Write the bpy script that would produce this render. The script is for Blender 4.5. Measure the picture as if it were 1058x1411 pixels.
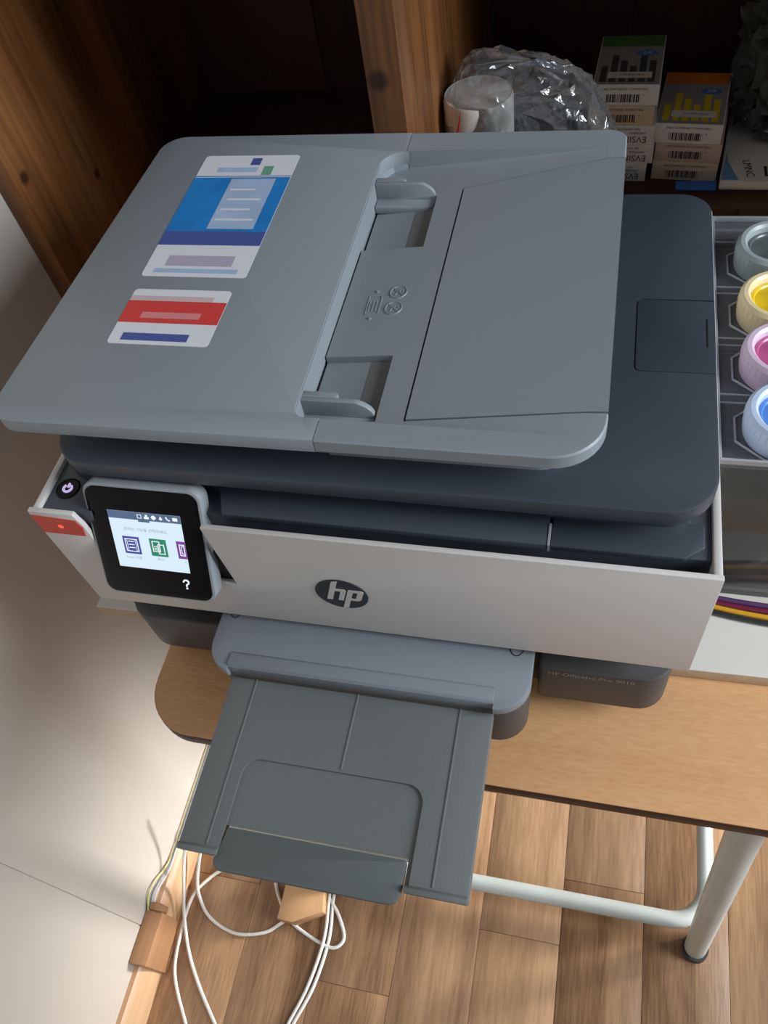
import bpy, bmesh, math, random
from mathutils import Vector, Matrix, noise
random.seed(7)
for o in list(bpy.data.objects): bpy.data.objects.remove(o)
SC = bpy.context.scene
COL = SC.collection

# ------------------------------------------------------------------ camera
cam_d = bpy.data.cameras.new('camera'); cam = bpy.data.objects.new('camera', cam_d); COL.objects.link(cam)
yaw, pitch, roll = -0.39385592, 0.93723115, 0.23314585
fw = Vector((math.sin(yaw)*math.cos(pitch), math.cos(yaw)*math.cos(pitch), -math.sin(pitch)))
r0 = Vector((math.cos(yaw), -math.sin(yaw), 0)); d0 = fw.cross(r0)
rt = r0*math.cos(roll) + d0*math.sin(roll); dn = -r0*math.sin(roll) + d0*math.cos(roll)
cam.matrix_world = Matrix(((rt.x, -dn.x, -fw.x, .3572), (rt.y, -dn.y, -fw.y, -.2552), (rt.z, -dn.z, -fw.z, 1.3389), (0, 0, 0, 1)))
cam_d.sensor_width = 36; cam_d.lens = 1122.9/1411*36; cam_d.clip_start = .02
SC.camera = cam

# ------------------------------------------------------------------ light
w = bpy.data.worlds.new('room_daylight'); SC.world = w; w.use_nodes = True
w.node_tree.nodes['Background'].inputs[0].default_value = (.90, .93, 1.0, 1)
w.node_tree.nodes['Background'].inputs[1].default_value = .25
def area(name, loc, aim, sx, sy, power, col):
    l = bpy.data.lights.new(name, 'AREA'); l.shape = 'RECTANGLE'; l.size = sx; l.size_y = sy; l.energy = power; l.color = col
    o = bpy.data.objects.new(name, l); COL.objects.link(o); o.location = loc
    o.rotation_euler = (Vector(aim) - Vector(loc)).to_track_quat('-Z', 'Y').to_euler()
    return o
area('window_daylight', (2.2, -.14, 1.78), (.2, .14, .85), .8, 1.2, 55, (.90, .96, 1.0))
lowl = area('added_low_beam', (1.65, .52, .42), (.22, .12, .06),   .26, .36, 2.1, (1.0, .98, .95)); lowl.data.spread = math.radians(30)  # low beam added to brighten the floor under the table; no such door
SC.view_settings.view_transform = 'Standard'; SC.view_settings.look = 'None'
SC.view_settings.gamma = 1; SC.view_settings.use_curve_mapping = False
SC.view_settings.exposure = 0.0

# ------------------------------------------------------------------ materials
def srgb(r, g, b):
    f = lambda c: (c/255/12.92 if c/255 <= .04045 else ((c/255+.055)/1.055)**2.4)
    return (f(r), f(g), f(b), 1)
def mat(name, col, rough=.5, metal=0, spec=.5, bump=0, bscale=400, var=0, vscale=6, coat=0):
    m = bpy.data.materials.new(name); m.use_nodes = True; n = m.node_tree.nodes; L = m.node_tree.links
    b = n['Principled BSDF']; b.inputs['Base Color'].default_value = col; b.inputs['Roughness'].default_value = rough
    b.inputs['Metallic'].default_value = metal; b.inputs['Specular IOR Level'].default_value = spec
    b.inputs['Coat Weight'].default_value = coat
    tc = n.new('ShaderNodeTexCoord')
    if var:
        t = n.new('ShaderNodeTexNoise'); t.inputs['Scale'].default_value = vscale; t.inputs['Detail'].default_value = 5
        L.new(tc.outputs['Object'], t.inputs['Vector'])
        r = n.new('ShaderNodeValToRGB'); L.new(t.outputs['Fac'], r.inputs[0])
        r.color_ramp.elements[0].position = .3; r.color_ramp.elements[1].position = .7
        r.color_ramp.elements[0].color = tuple(c*(1-var) for c in col[:3]) + (1,)
        r.color_ramp.elements[1].color = tuple(min(1, c*(1+var)) for c in col[:3]) + (1,)
        L.new(r.outputs[0], b.inputs['Base Color'])
    if bump:
        t2 = n.new('ShaderNodeTexNoise'); t2.inputs['Scale'].default_value = bscale; t2.inputs['Detail'].default_value = 3
        L.new(tc.outputs['Object'], t2.inputs['Vector'])
        bp = n.new('ShaderNodeBump'); bp.inputs['Strength'].default_value = bump; bp.inputs['Distance'].default_value = .001
        L.new(t2.outputs['Fac'], bp.inputs['Height']); L.new(bp.outputs[0], b.inputs['Normal'])
    return m
def emis(name, col, s):
    m = bpy.data.materials.new(name); m.use_nodes = True; n = m.node_tree.nodes
    b = n['Principled BSDF']; b.inputs['Base Color'].default_value = (0, 0, 0, 1)
    b.inputs['Emission Color'].default_value = col; b.inputs['Emission Strength'].default_value = s; b.inputs['Roughness'].default_value = .3
    return m
def wood(name, dark, light, axis, rough=.45, fine=1.0, knots=(), rnd=0, spec=.4, fleck=(170, .05)):
    """grain stretched along an axis, optional round knots at object-space points, per-object variation"""
    m = bpy.data.materials.new(name); m.use_nodes = True; n = m.node_tree.nodes; L = m.node_tree.links
    b = n['Principled BSDF']; b.inputs['Roughness'].default_value = rough; b.inputs['Specular IOR Level'].default_value = spec
    tc = n.new('ShaderNodeTexCoord'); vec = tc.outputs['Object']
    if rnd:
        oi = n.new('ShaderNodeObjectInfo'); ad = n.new('ShaderNodeVectorMath'); ad.operation = 'MULTIPLY_ADD'
        cb = n.new('ShaderNodeCombineXYZ')
        for i in range(3): L.new(oi.outputs['Random'], cb.inputs[i])
        L.new(cb.outputs[0], ad.inputs[0]); ad.inputs[1].default_value = (13, 17, 9); L.new(vec, ad.inputs[2]); vec = ad.outputs[0]
    def nz(scale, stretch, det, dist=0):
        mp = n.new('ShaderNodeMapping'); sc = [scale]*3; sc['xyz'.index(axis)] = scale*stretch
        mp.inputs['Scale'].default_value = sc; L.new(vec, mp.inputs[0])
        t = n.new('ShaderNodeTexNoise'); t.inputs['Scale'].default_value = 1; t.inputs['Detail'].default_value = det
        t.inputs['Distortion'].default_value = dist; L.new(mp.outputs[0], t.inputs['Vector']); return t.outputs['Fac']
    def mth(op, a, bb):
        q = n.new('ShaderNodeMath'); q.operation = op
        for i, v in enumerate((a, bb)):
            if isinstance(v, (int, float)): q.inputs[i].default_value = v
            else: L.new(v, q.inputs[i])
        return q.outputs[0]
    a = nz(16*fine, .09, 4, .8); c = nz(fleck[0]*fine, fleck[1], 3); e = nz(3.5, .25, 2)
    v = mth('ADD', mth('MULTIPLY', a, .5), mth('ADD', mth('MULTIPLY', c, .28), mth('MULTIPLY', e, .22)))
    if rnd: v = mth('ADD', v, mth('MULTIPLY', mth('SUBTRACT', oi.outputs['Random'], .5), rnd))
    r = n.new('ShaderNodeValToRGB'); L.new(v, r.inputs[0])
    r.color_ramp.elements[0].position = .34; r.color_ramp.elements[1].position = .64
    r.color_ramp.elements[0].color = dark; r.color_ramp.elements[1].color = light
    col = r.outputs[0]
    for k, rad in knots:
        dv = n.new('ShaderNodeVectorMath'); dv.operation = 'DISTANCE'; L.new(tc.outputs['Object'], dv.inputs[0]); dv.inputs[1].default_value = k
        d2 = mth('ADD', dv.outputs['Value'], mth('MULTIPLY', mth('SUBTRACT', a, .5), rad*.6))
        kr = n.new('ShaderNodeMapRange'); L.new(d2, kr.inputs[0]); kr.inputs[1].default_value = rad*.45; kr.inputs[2].default_value = rad
        kr.inputs[3].default_value = .8; kr.inputs[4].default_value = 0
        mx = n.new('ShaderNodeMixRGB'); L.new(kr.outputs[0], mx.inputs[0]); L.new(col, mx.inputs[1]); mx.inputs[2].default_value = tuple(x*.25 for x in dark[:3])+(1,)
        col = mx.outputs[0]
    L.new(col, b.inputs['Base Color'])
    bp = n.new('ShaderNodeBump'); bp.inputs['Strength'].default_value = .25; bp.inputs['Distance'].default_value = .001
    L.new(c, bp.inputs['Height']); L.new(bp.outputs[0], b.inputs['Normal'])
    return m
def film(name, col, opac, rough=.1, gloss=.5, bump=0, bscale=60, dist=.01, base=0):
    """thin see-through plastic: transparent + tinted diffuse + clear reflection"""
    m = bpy.data.materials.new(name); m.use_nodes = True; n = m.node_tree.nodes; L = m.node_tree.links
    n.remove(n['Principled BSDF']); out = n['Material Output']
    tr = n.new('ShaderNodeBsdfTransparent'); tr.inputs[0].default_value = tuple(.5+.5*c for c in col[:3])+(1,)
    df = n.new('ShaderNodeBsdfDiffuse'); df.inputs[0].default_value = col
    gl = n.new('ShaderNodeBsdfGlossy'); gl.inputs['Roughness'].default_value = rough
    m1 = n.new('ShaderNodeMixShader'); m1.inputs[0].default_value = opac; L.new(tr.outputs[0], m1.inputs[1]); L.new(df.outputs[0], m1.inputs[2])
    fr = n.new('ShaderNodeLayerWeight'); fr.inputs[0].default_value = gloss
    m2 = n.new('ShaderNodeMixShader'); mx = n.new('ShaderNodeMath'); mx.operation = 'MAXIMUM'; mx.inputs[1].default_value = base; L.new(fr.outputs['Fresnel'], mx.inputs[0]); L.new(mx.outputs[0], m2.inputs[0]); L.new(m1.outputs[0], m2.inputs[1]); L.new(gl.outputs[0], m2.inputs[2])
    if bump:
        tc = n.new('ShaderNodeTexCoord'); t = n.new('ShaderNodeTexNoise'); t.inputs['Scale'].default_value = bscale; t.inputs['Detail'].default_value = 2.5; t.inputs['Distortion'].default_value = 2.0
        L.new(tc.outputs['Object'], t.inputs['Vector'])
        bp = n.new('ShaderNodeBump'); bp.inputs['Strength'].default_value = bump; bp.inputs['Distance'].default_value = dist
        L.new(t.outputs['Fac'], bp.inputs['Height'])
        for q in (gl, df, fr): L.new(bp.outputs[0], q.inputs['Normal'])
    L.new(m2.outputs[0], out.inputs[0])
    return m

ADF = mat('feeder_grey_plastic', srgb(136, 145, 152), .42, bump=.10, bscale=1500)
ADF_EDGE = mat('feeder_slot_floor', srgb(112, 114, 112), .5)
NAVY = mat('charcoal_blue_plastic', srgb(58, 66, 76), .42, bump=.12, bscale=1500)
CHAR = mat('base_charcoal_plastic', srgb(72, 70, 70), .5, bump=.12, bscale=1500)
BLACK = mat('dark_plastic_gap_shade', srgb(18, 18, 20), .6)
WHITEP = mat('printer_white_plastic', srgb(204, 201, 199), .45, bump=.05, bscale=1200)
COVER = mat('tray_cover_grey', srgb(124, 132, 140), .45, bump=.1, bscale=1500)
TRAY = mat('paper_tray_grey', srgb(104, 109, 110), .5, bump=.15, bscale=1200)
TRAYD = mat('tray_flap_grey', srgb(90, 97, 98), .5, bump=.15, bscale=1200)
BEZEL = mat('screen_bezel_grey', srgb(150, 156, 162), .35)
GLASS = mat('screen_black_glass', srgb(8, 8, 12), .15, spec=.15)
RED = mat('red_panel_plastic', srgb(205, 62, 42), .45)
S_WHITE = emis('screen_white', (.72, .88, 1, 1), .95); S_BAR = emis('screen_bar', srgb(88, 112, 150), .8)
S_BLUE = emis('screen_blue', srgb(62, 72, 165), .9); S_GREEN = emis('screen_green', srgb(30, 140, 105), .9)
S_PURP = emis('screen_purple', srgb(125, 60, 160), .9); S_GREY = emis('screen_grey_text', srgb(150, 165, 175), .8)
S_LINE = emis('screen_line', (.85, .92, 1, 1), 1.0); S_LILAC = emis('button_lilac', srgb(205, 185, 235), .9)
S_RED = emis('red_indicator', srgb(255, 90, 70), .9)
INKTXT = mat('printed_black', srgb(30, 30, 32), .6); TXT = mat('printed_pale_grey', srgb(150, 145, 140), .5)
ST_WHITE = mat('sticker_white', srgb(222, 226, 234), .4); ST_RED = mat('sticker_red', srgb(214, 70, 68), .4)
ST_NAVY = mat('sticker_navy', srgb(78, 92, 160), .4); ST_BLUE = mat('sticker_blue', srgb(40, 130, 205), .4, var=.12, vscale=60)
ST_PALE = mat('sticker_pale_blue', srgb(168, 190, 222), .4, var=.08, vscale=60); ST_GREEN = mat('sticker_green', srgb(110, 165, 140), .4)
ST_LILAC = mat('sticker_lilac', srgb(180, 172, 195), .4)
BEECH = wood('beech_laminate', srgb(200, 146, 98), srgb(228, 182, 134), 'x', .42, .8, fleck=(520, .22))
BANDM = mat('dark_edge_band', srgb(66, 42, 34), .5, var=.15, vscale=30)
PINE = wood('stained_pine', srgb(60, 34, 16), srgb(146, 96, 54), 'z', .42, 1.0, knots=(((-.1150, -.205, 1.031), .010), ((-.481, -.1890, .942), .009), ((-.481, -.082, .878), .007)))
PINEDK = wood('stained_pine_shaded', srgb(44, 26, 18), srgb(74, 46, 32), 'z', .5, .7, rnd=.1)  # darker copy of the pine, the interior's shade put into its colour
FLOORW = wood('floor_vinyl_oak', srgb(118, 86, 60), srgb(188, 150, 114), 'y', .36, 1.2, rnd=.13, fleck=(260, .07))
OAK = wood('trim_oak_print', srgb(184, 142, 104), srgb(212, 174, 136), 'y', .35, 1.0)
OAKB = wood('duct_oak_print', srgb(146, 104, 72), srgb(182, 138, 100), 'y', .4, 1.0)
CARD = mat('bare_cardboard', srgb(196, 152, 108), .7, var=.08, vscale=30)
LAM = mat('white_laminate', srgb(226, 222, 214), .4, var=.03, vscale=18)
RAW = mat('board_raw_edge', srgb(186, 164, 136), .7, var=.1, vscale=60)
TUBE = mat('pale_grey_green_paint', srgb(196, 202, 198), .35, var=.05, vscale=20)
RUBBER = mat('dark_rubber', srgb(58, 60, 62), .7)
WALL = mat('wall_panel_white', srgb(206, 199, 190), .35, var=.03, vscale=4)
WALLB = mat('back_wall_paint', srgb(200, 194, 186), .8)
CORD = mat('white_cord', srgb(222, 220, 216), .4)
PAPER = mat('white_carton', srgb(226, 222, 214), .7); PAPER2 = mat('cream_carton', srgb(212, 190, 160), .7); PAPER3 = mat('rosy_carton', srgb(206, 180, 165), .7)

# ------------------------------------------------------------------ mesh helpers
def fillet(pts, seg=6):
    """pts: (x, y[, r]) -> polygon with rounded corners"""
    out = []; N = len(pts)
    for i, p in enumerate(pts):
        r = p[2] if len(p) > 2 else 0; P = Vector(p[:2])
        if r <= 0: out.append(P); continue
        A = (Vector(pts[i-1][:2]) - P).normalized(); B = (Vector(pts[(i+1) % N][:2]) - P).normalized()
        ang = A.angle(B); t = r/math.tan(ang/2); a = P + A*t; b = P + B*t
        c = P + (A+B).normalized()*(r/math.sin(ang/2)); va, vb = a-c, b-c
        tot = va.angle_signed(vb)
        for k in range(seg+1):
            th = -tot*k/seg
            out.append(c + Vector((va.x*math.cos(th)-va.y*math.sin(th), va.x*math.sin(th)+va.y*math.cos(th))))
    return out
AX = {'z': lambda u, v, h: (u, v, h), 'y': lambda u, v, h: (u, h, v), 'x': lambda u, v, h: (h, u, v)}
def loft(bm, rings, caps=True):
    vs = [[bm.verts.new(p) for p in r] for r in rings]; n = len(rings[0])
    for a, b in zip(vs, vs[1:]):
        for i in range(n): bm.faces.new((a[i], a[(i+1) % n], b[(i+1) % n], b[i]))
    if caps: bm.faces.new(list(reversed(vs[0]))); bm.faces.new(vs[-1])
    return vs
def prism(bm, pts, h0, h1, axis='z', bev=0, mi=0, seg=6):
    poly = fillet(pts, seg); f = AX[axis]; t = bmesh.new()
    loft(t, [[f(p.x, p.y, h) for p in poly] for h in (h0, h1)])
    bmesh.ops.recalc_face_normals(t, faces=t.faces)
    if bev:
        e = [e for e in t.edges if len(e.link_faces) == 2 and e.calc_face_angle(0) > .6]
        bmesh.ops.bevel(t, geom=e, offset=bev, segments=2, profile=.5, affect='EDGES', clamp_overlap=True)
    merge(bm, t, mi); return bm
def merge(bm, t, mi=None):
    vm = [bm.verts.new(v.co) for v in t.verts]; t.verts.index_update()
    for f in t.faces:
        try: nf = bm.faces.new([vm[v.index] for v in f.verts]); nf.material_index = f.material_index if mi is None else mi
        except ValueError: pass
    t.free()
def box(bm, x0, x1, y0, y1, z0, z1, bev=0, mi=0):
    return prism(bm, [(x0, y0), (x1, y0), (x1, y1), (x0, y1)], z0, z1, 'z', bev, mi)
def rrect(x0, x1, y0, y1, r=0):
    if not isinstance(r, (tuple, list)): r = (r,)*4
    return [(x0, y0, r[0]), (x1, y0, r[1]), (x1, y1, r[2]), (x0, y1, r[3])]
def tube(bm, pts, r, n=10, mi=0, caps=True):
    pts = [Vector(p) for p in pts]; rings = []; up = None
    for i, p in enumerate(pts):
        d = (pts[min(i+1, len(pts)-1)] - pts[max(i-1, 0)]).normalized()
        if up is None: up = d.orthogonal().normalized()
        up = (up - d*up.dot(d)).normalized(); s = d.cross(up)
        rr = r[i] if isinstance(r, (list, tuple)) else r
        rings.append([p + (up*math.cos(2*math.pi*k/n) + s*math.sin(2*math.pi*k/n))*rr for k in range(n)])
    t = bmesh.new(); loft(t, rings, caps); bmesh.ops.recalc_face_normals(t, faces=t.faces); merge(bm, t, mi); return bm
def spline(pts, n=8):
    P = [Vector(p) for p in pts]; P = [2*P[0]-P[1]] + P + [2*P[-1]-P[-2]]; out = []
    for i in range(1, len(P)-2):
        for k in range(n):
            t = k/n; a, b, c, d = P[i-1:i+3]
            out.append(.5*((2*b) + (c-a)*t + (2*a-5*b+4*c-d)*t*t + (3*b-a-3*c+d)*t**3))
    out.append(P[-2]); return out
def lathe(bm, prof, c, n=28, mi=0):
    t = bmesh.new(); loft(t, [[(c[0]+r*math.cos(2*math.pi*k/n), c[1]+r*math.sin(2*math.pi*k/n), c[2]+z) for k in range(n)] for r, z in prof])
    bmesh.ops.recalc_face_normals(t, faces=t.faces); merge(bm, t, mi); return bm
def wloc(o):
    v = Vector((0, 0, 0))
    while o: v = v + o.location; o = o.parent
    return v
def obj(name, bm, mats, parent=None, loc=(0, 0, 0), smooth=True):
    """link bm (written in world coordinates) as ONE mesh object, origin at loc / its parent's origin"""
    base = wloc(parent) if parent else Vector(loc)
    me = bpy.data.meshes.new(name); bmesh.ops.translate(bm, verts=bm.verts, vec=-base); bm.to_mesh(me); bm.free()
    for m in (mats if isinstance(mats, (list, tuple)) else [mats]): me.materials.append(m)
    if smooth:
        me.polygons.foreach_set('use_smooth', [True]*len(me.polygons)); me.set_sharp_from_angle(angle=math.radians(32))
    o = bpy.data.objects.new(name, me); COL.objects.link(o)
    if parent: o.parent = parent
    else: o.location = loc
    return o
def thing(name, label, cat, loc=(0, 0, 0), group=None):
    o = bpy.data.objects.new(name, None); COL.objects.link(o); o.location = loc; o.empty_display_size = .02
    o['label'] = label; o['category'] = cat
    if group: o['group'] = group
    return o
def tag(o, label, cat, group=None):
    o['label'] = label; o['category'] = cat
    if group: o['group'] = group
    return o
def struct(o): o['kind'] = 'structure'; return o
def cut(bm, cutters):
    """boolean difference bm minus each cutter"""
    def tmp(b):
        me = bpy.data.meshes.new('t'); bmesh.ops.recalc_face_normals(b, faces=b.faces); b.to_mesh(me); b.free()
        o = bpy.data.objects.new('t', me); COL.objects.link(o); return o
    a = tmp(bm); cs = [tmp(c) for c in cutters]
    for c in cs:
        md = a.modifiers.new('b', 'BOOLEAN'); md.operation = 'DIFFERENCE'; md.solver = 'EXACT'; md.object = c
    dg = bpy.context.evaluated_depsgraph_get(); dg.update()
    out = bmesh.new(); me = a.evaluated_get(dg).to_mesh(); out.from_mesh(me)
    for o in [a]+cs:
        m = o.data; bpy.data.objects.remove(o); bpy.data.meshes.remove(m)
    return out
def text(bm, s, size, org, U, V, mi=0, thick=.0002, align='CENTER', bold=0):
    """lettering laid along U (reading direction) and V (up) at org"""
    cu = bpy.data.curves.new('t', 'FONT'); cu.body = s; cu.size = size; cu.align_x = align; cu.align_y = 'CENTER'; cu.resolution_u = 3; cu.offset = bold
    o = bpy.data.objects.new('t', cu); COL.objects.link(o)
    dg = bpy.context.evaluated_depsgraph_get(); dg.update()
    me = bpy.data.meshes.new_from_object(o.evaluated_get(dg)); t = bmesh.new(); t.from_mesh(me)
    bpy.data.objects.remove(o); bpy.data.curves.remove(cu); bpy.data.meshes.remove(me)
    U, V, org = Vector(U).normalized(), Vector(V).normalized(), Vector(org); N = U.cross(V)
    for v in t.verts: v.co = org + U*v.co.x + V*v.co.y + N*thick
    merge(bm, t, mi)
def quad(bm, org, U, V, u0, u1, v0, v1, lift, mi):
    org, U, V = Vector(org), Vector(U).normalized(), Vector(V).normalized(); N = U.cross(V)
    f = bm.faces.new([bm.verts.new(org + U*u + V*v + N*lift) for u, v in ((u0, v0), (u1, v0), (u1, v1), (u0, v1))]); f.material_index = mi
def polyf(bm, org, U, V, pts, lift, mi):
    org, U, V = Vector(org), Vector(U).normalized(), Vector(V).normalized(); N = U.cross(V)
    f = bm.faces.new([bm.verts.new(org + U*u + V*v + N*lift) for u, v in pts]); f.material_index = mi
B = bmesh.new

# ================================================================== SETTING
fl = struct(obj('floor', box(B(), -.31, 2.9, -2.2, .84, -.04, -.004), FLOORW))
PW, PL = .115, .40
plank_me = None
x = .275 - PW*5; ci = 0
while x < 1.2:
    off = (.13, .33, .02, .22)[ci % 4] - 1.2; y = off
    while y < .6:
        if y + PL > -.62:
            o = None
            if plank_me is None:
                o = obj('plank', prism(B(), rrect(.0003, PW-.0003, .0003, PL-.0003), -.0038, 0, 'z', .0003), FLOORW, fl); plank_me = o
            else:
                o = plank_me.copy(); COL.objects.link(o); o.parent = fl
            o.location = (x, y, 0)
        y += PL
    x += PW; ci += 1
wl = struct(obj('wall_left', box(B(), -.24, -.2055, -2.2, .84, -.04, 2.3), WALLB))
for a, b_ in ((-2.2, -.1682), (-.1665, .84)):
    obj('panel', box(B(), -.2055, -.203, a, b_, 0, 2.3, .0006), WALL, wl)
struct(obj('wall_back', box(B(), -.24, 2.9, .80, .84, -.04, 2.3), WALLB))
# skirting with a rounded oak-print face along the left wall
prof = [(-.203, 0), (-.183, 0), (-.183, .030), (-.1855, .045), (-.190, .055), (-.196, .060), (-.203, .060)]
for nm, y0, y1 in (('baseboard_left', -2.2, .79),):
    struct(obj(nm, prism(B(), prof, y0, y1, 'y'), OAK))

# ================================================================== BOOKCASE
bc = thing('bookcase', 'dark stained pine bookcase standing behind the printer', 'bookcase', (.3, .55, 0))
YF = .345
obj('side_panel', box(B(), -.2025, -.181, YF, .795, 0, 1.95, .0015), PINE, bc)
obj('side_panel', box(B(), .70, .722, YF, .795, 0, 1.95, .0015), PINE, bc)  # unseen right side, set this close to block window light from the cartons
obj('divider', prism(B(), [(.175, YF, .001), (.2025, YF), (.209, YF+.0065), (.209, .79), (.175, .79)], .72, 1.93, 'z', 0), PINE, bc)
x = -.181
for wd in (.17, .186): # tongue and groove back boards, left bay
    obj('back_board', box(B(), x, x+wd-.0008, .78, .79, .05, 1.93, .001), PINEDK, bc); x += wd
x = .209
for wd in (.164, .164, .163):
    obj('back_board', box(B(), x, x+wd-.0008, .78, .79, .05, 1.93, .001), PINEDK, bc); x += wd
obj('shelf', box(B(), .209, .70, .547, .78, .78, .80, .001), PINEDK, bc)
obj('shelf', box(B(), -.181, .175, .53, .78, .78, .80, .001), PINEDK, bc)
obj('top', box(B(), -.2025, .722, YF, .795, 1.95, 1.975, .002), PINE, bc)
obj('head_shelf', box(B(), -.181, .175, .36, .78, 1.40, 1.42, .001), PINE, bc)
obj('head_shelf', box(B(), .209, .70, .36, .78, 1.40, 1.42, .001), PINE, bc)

# ================================================================== TABLE
tb = thing('table', 'beech topped table with dark edge band and pale steel tube legs', 'table', (.32, .13, 0))
ttop = rrect(.012, .66, -.066, .338, .045)
obj('tabletop', prism(B(), ttop, .6985, .70, 'z', 0, 0, 10), BEECH, tb)
obj('edge_band', prism(B(), rrect(.0115, .6605, -.0665, .3385, .0455), .680, .6985, 'z', .004, 0, 10), BANDM, tb)
def legset(x_top, x_foot):
    s = 1 if x_foot > x_top else -1
    l = obj('leg', tube(B(), [(x_top, -.045, .680), (x_foot, -.041, .012)], .0145, 16), TUBE, tb)
    obj('foot_cap', tube(B(), [(x_foot-.001*s, -.041, .022), (x_foot+.0013*s, -.041, 0)], .0175, 16), RUBBER, l)
    l = obj('leg', tube(B(), [(x_top, .315, .680), (x_foot, .311, .012)], .0145, 16), TUBE, tb)
    obj('foot_cap', tube(B(), [(x_foot-.001*s, .311, .022), (x_foot+.0013*s, .311, 0)], .0175, 16), RUBBER, l)
legset(.508, .573); legset(.145, .075)
cr = [(.078, .27, .045)] + [(.128-.05*math.cos(a), .034-.05*math.sin(a), .045) for a in [math.pi/2*k/8 for k in range(9)]] + \
     [(.532+.05*math.sin(a), .034-.05*math.cos(a), .045) for a in [math.pi/2*k/8 for k in range(9)]] + [(.582, .27, .045)]
obj('floor_rail', tube(B(), cr, .0115, 14), TUBE, tb)
obj('apron_rail', tube(B(), [(.145, -.045, .664), (.508, -.045, .664)], .009, 10), TUBE, tb)

# white laminated board on the table under the printer
bd = thing('laminated_board', 'white laminated board with raw edges lying across the table under the printer', 'board', (.33, .19, .70))
obj('board_core', prism(B(), [(-.066, .0335), (.75, .0500), (.75, .338), (-.066, .338)], .7005, .7145, 'z', .0008), RAW, bd)
obj('laminate_top', prism(B(), [(-.066, .0335), (.75, .0500), (.75, .338), (-.066, .338)], .7145, .7155), LAM, bd)

# ================================================================== PRINTER
pr = thing('printer', 'grey and white inkjet printer with touch screen on the table', 'printer', (.22, .17, .7155))
Z0 = .7155
bm = box(B(), .005, .435, .014, .335, .727, .922, .002)
obj('body', bm, BLACK, pr)
# white outer shell: side panels
obj('side_panel', box(B(), -.0005, .0045, .001, .335, .812, .9275, .0012), WHITEP, pr)
obj('side_panel', box(B(), .4355, .4405, .001, .335, .812, .9275, .0012), WHITEP, pr)
# white front door with the cut-out for the screen
poly = [(-.0005, .812), (.4405, .812), (.4405, .9305), (.1258, .9305), (.1305, .861), (.0366, .861), (.0366, .918), (.0338, .9305), (-.0005, .9305)]
fp = obj('front_panel', prism(B(), poly, -.0035, .0005, 'y', .0008), WHITEP, pr)
obj('red_corner', prism(B(), [(.001, .9065), (.0330, .9065), (.0355, .9165), (.0335, .9245), (.001, .9265)], -.0042, -.0036, 'y'), RED, fp)
obj('indicator_light', prism(B(), rrect(.017, .021, .9145, .9185, .0019), -.0047, -.0041, 'y'), S_RED, fp)
bm = B()
cx_, cz_, rr = .2085, .8650, .0185
circ = [(cx_+rr*math.cos(2*math.pi*k/48), cz_+rr*math.sin(2*math.pi*k/48)) for k in range(48)]
prism(bm, circ, -.0043, -.0036, 'y', 0, 0)
def lg(pts): prism(bm, [(cx_+rr*(u+.30*v), cz_+rr*v) for u, v in pts], -.0047, -.0042, 'y', 0, 1)
lg([(-.50, -.40), (-.28, -.40), (-.28, .96), (-.50, .88)])
lg([(-.28, .26), (-.10, .26), (-.06, .22), (-.06, -.40), (.14, -.40), (.14, .30), (.05, .40), (-.28, .40)])
lg([(.20, -.97), (.41, -.92), (.41, .40), (.20, .40)])
lg([(.41, .40), (.70, .40), (.80, .30), (.80, -.22), (.70, -.34), (.41, -.34), (.41, -.20), (.58, -.20), (.58, .26), (.41, .26)])
obj('emblem', bm, [mat('emblem_dark', srgb(42, 44, 50), .35), WHITEP], fp)
# dark deck around the lid
dk = obj('deck', prism(B(), [(.0046, .0025), (.0420, .0025), (.0420, .0125), (.4354, .0125), (.4354, .335), (.0046, .335)], .905, .9245, 'z', .001), NAVY, pr)
obj('front_gap_shade', box(B(), .0046, .4354, .0008, .0024, .86, .895), BLACK, pr)  # black filler standing in for the shade in the gap behind the door
bm = prism(B(), [(.137, .0085), (.343, .0085), (.343, .034), (.127, .034)], .9246, .9310, 'z', .0012)
obj('deck_rim', bm, NAVY, dk)
bm = prism(B(), [(.3448, .0095), (.420, .0095), (.431, .018), (.431, .034), (.3448, .034)], .9246, .9290, 'z', .0010)
obj('cartridge_door_edge', bm, NAVY, dk)
obj('bright_seam', box(B(), .3432, .3446, .0085, .024, .9246, .9312), BEZEL, dk)
# power button
bt = obj('power_button', lathe(B(), [(.0088, 0), (.0088, .0004), (.0080, .0008), (.0078, .0003), (.0003, .0003)], (.0165, .0215, .9245), 28), GLASS, dk)
bm = B(); tube(bm, [(.0165+.0030*math.cos(a), .0215+.0030*math.sin(a), .9252) for a in [math.pi*.72+2*math.pi*.78*k/20 for k in range(21)]], .0009, 6)
tube(bm, [(.0165, .0222, .9252), (.0165, .0256, .9252)], .0009, 6)
obj('power_icon', bm, S_LILAC, bt)
# tilting touch screen
T = Vector((.0833, .0140, .9450)); Bt = Vector((.0800, -.0205, .8595)); V = (T-Bt).normalized(); U = Vector((1, 0, 0)); Nn = U.cross(V)  # faces the user
H = (T-Bt).length; ctr = Vector((.0795, (T.y+Bt.y)/2, (T.z+Bt.z)/2)); hw, hh = .0428, H/2
def onscreen(bm0):
    R = Matrix((U, V, Nn)).transposed().to_4x4(); R.translation = ctr
    bmesh.ops.transform(bm0, matrix=R, verts=bm0.verts); return bm0
scr = obj('touch_screen', onscreen(prism(B(), rrect(-hw, hw, -hh, hh, .009), -.0125, -.0008, 'z', .0010, 0, 8)), BEZEL, pr)
obj('screen_glass', onscreen(prism(B(), rrect(-hw+.0022, hw-.0022, -hh+.0022, hh-.0022, .0075), -.0009, .0002, 'z', .0002, 0, 8)), GLASS, scr)
bm = B(); O3 = (0, 0, 0); u_, v_ = (1, 0, 0), (0, 1, 0)
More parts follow.
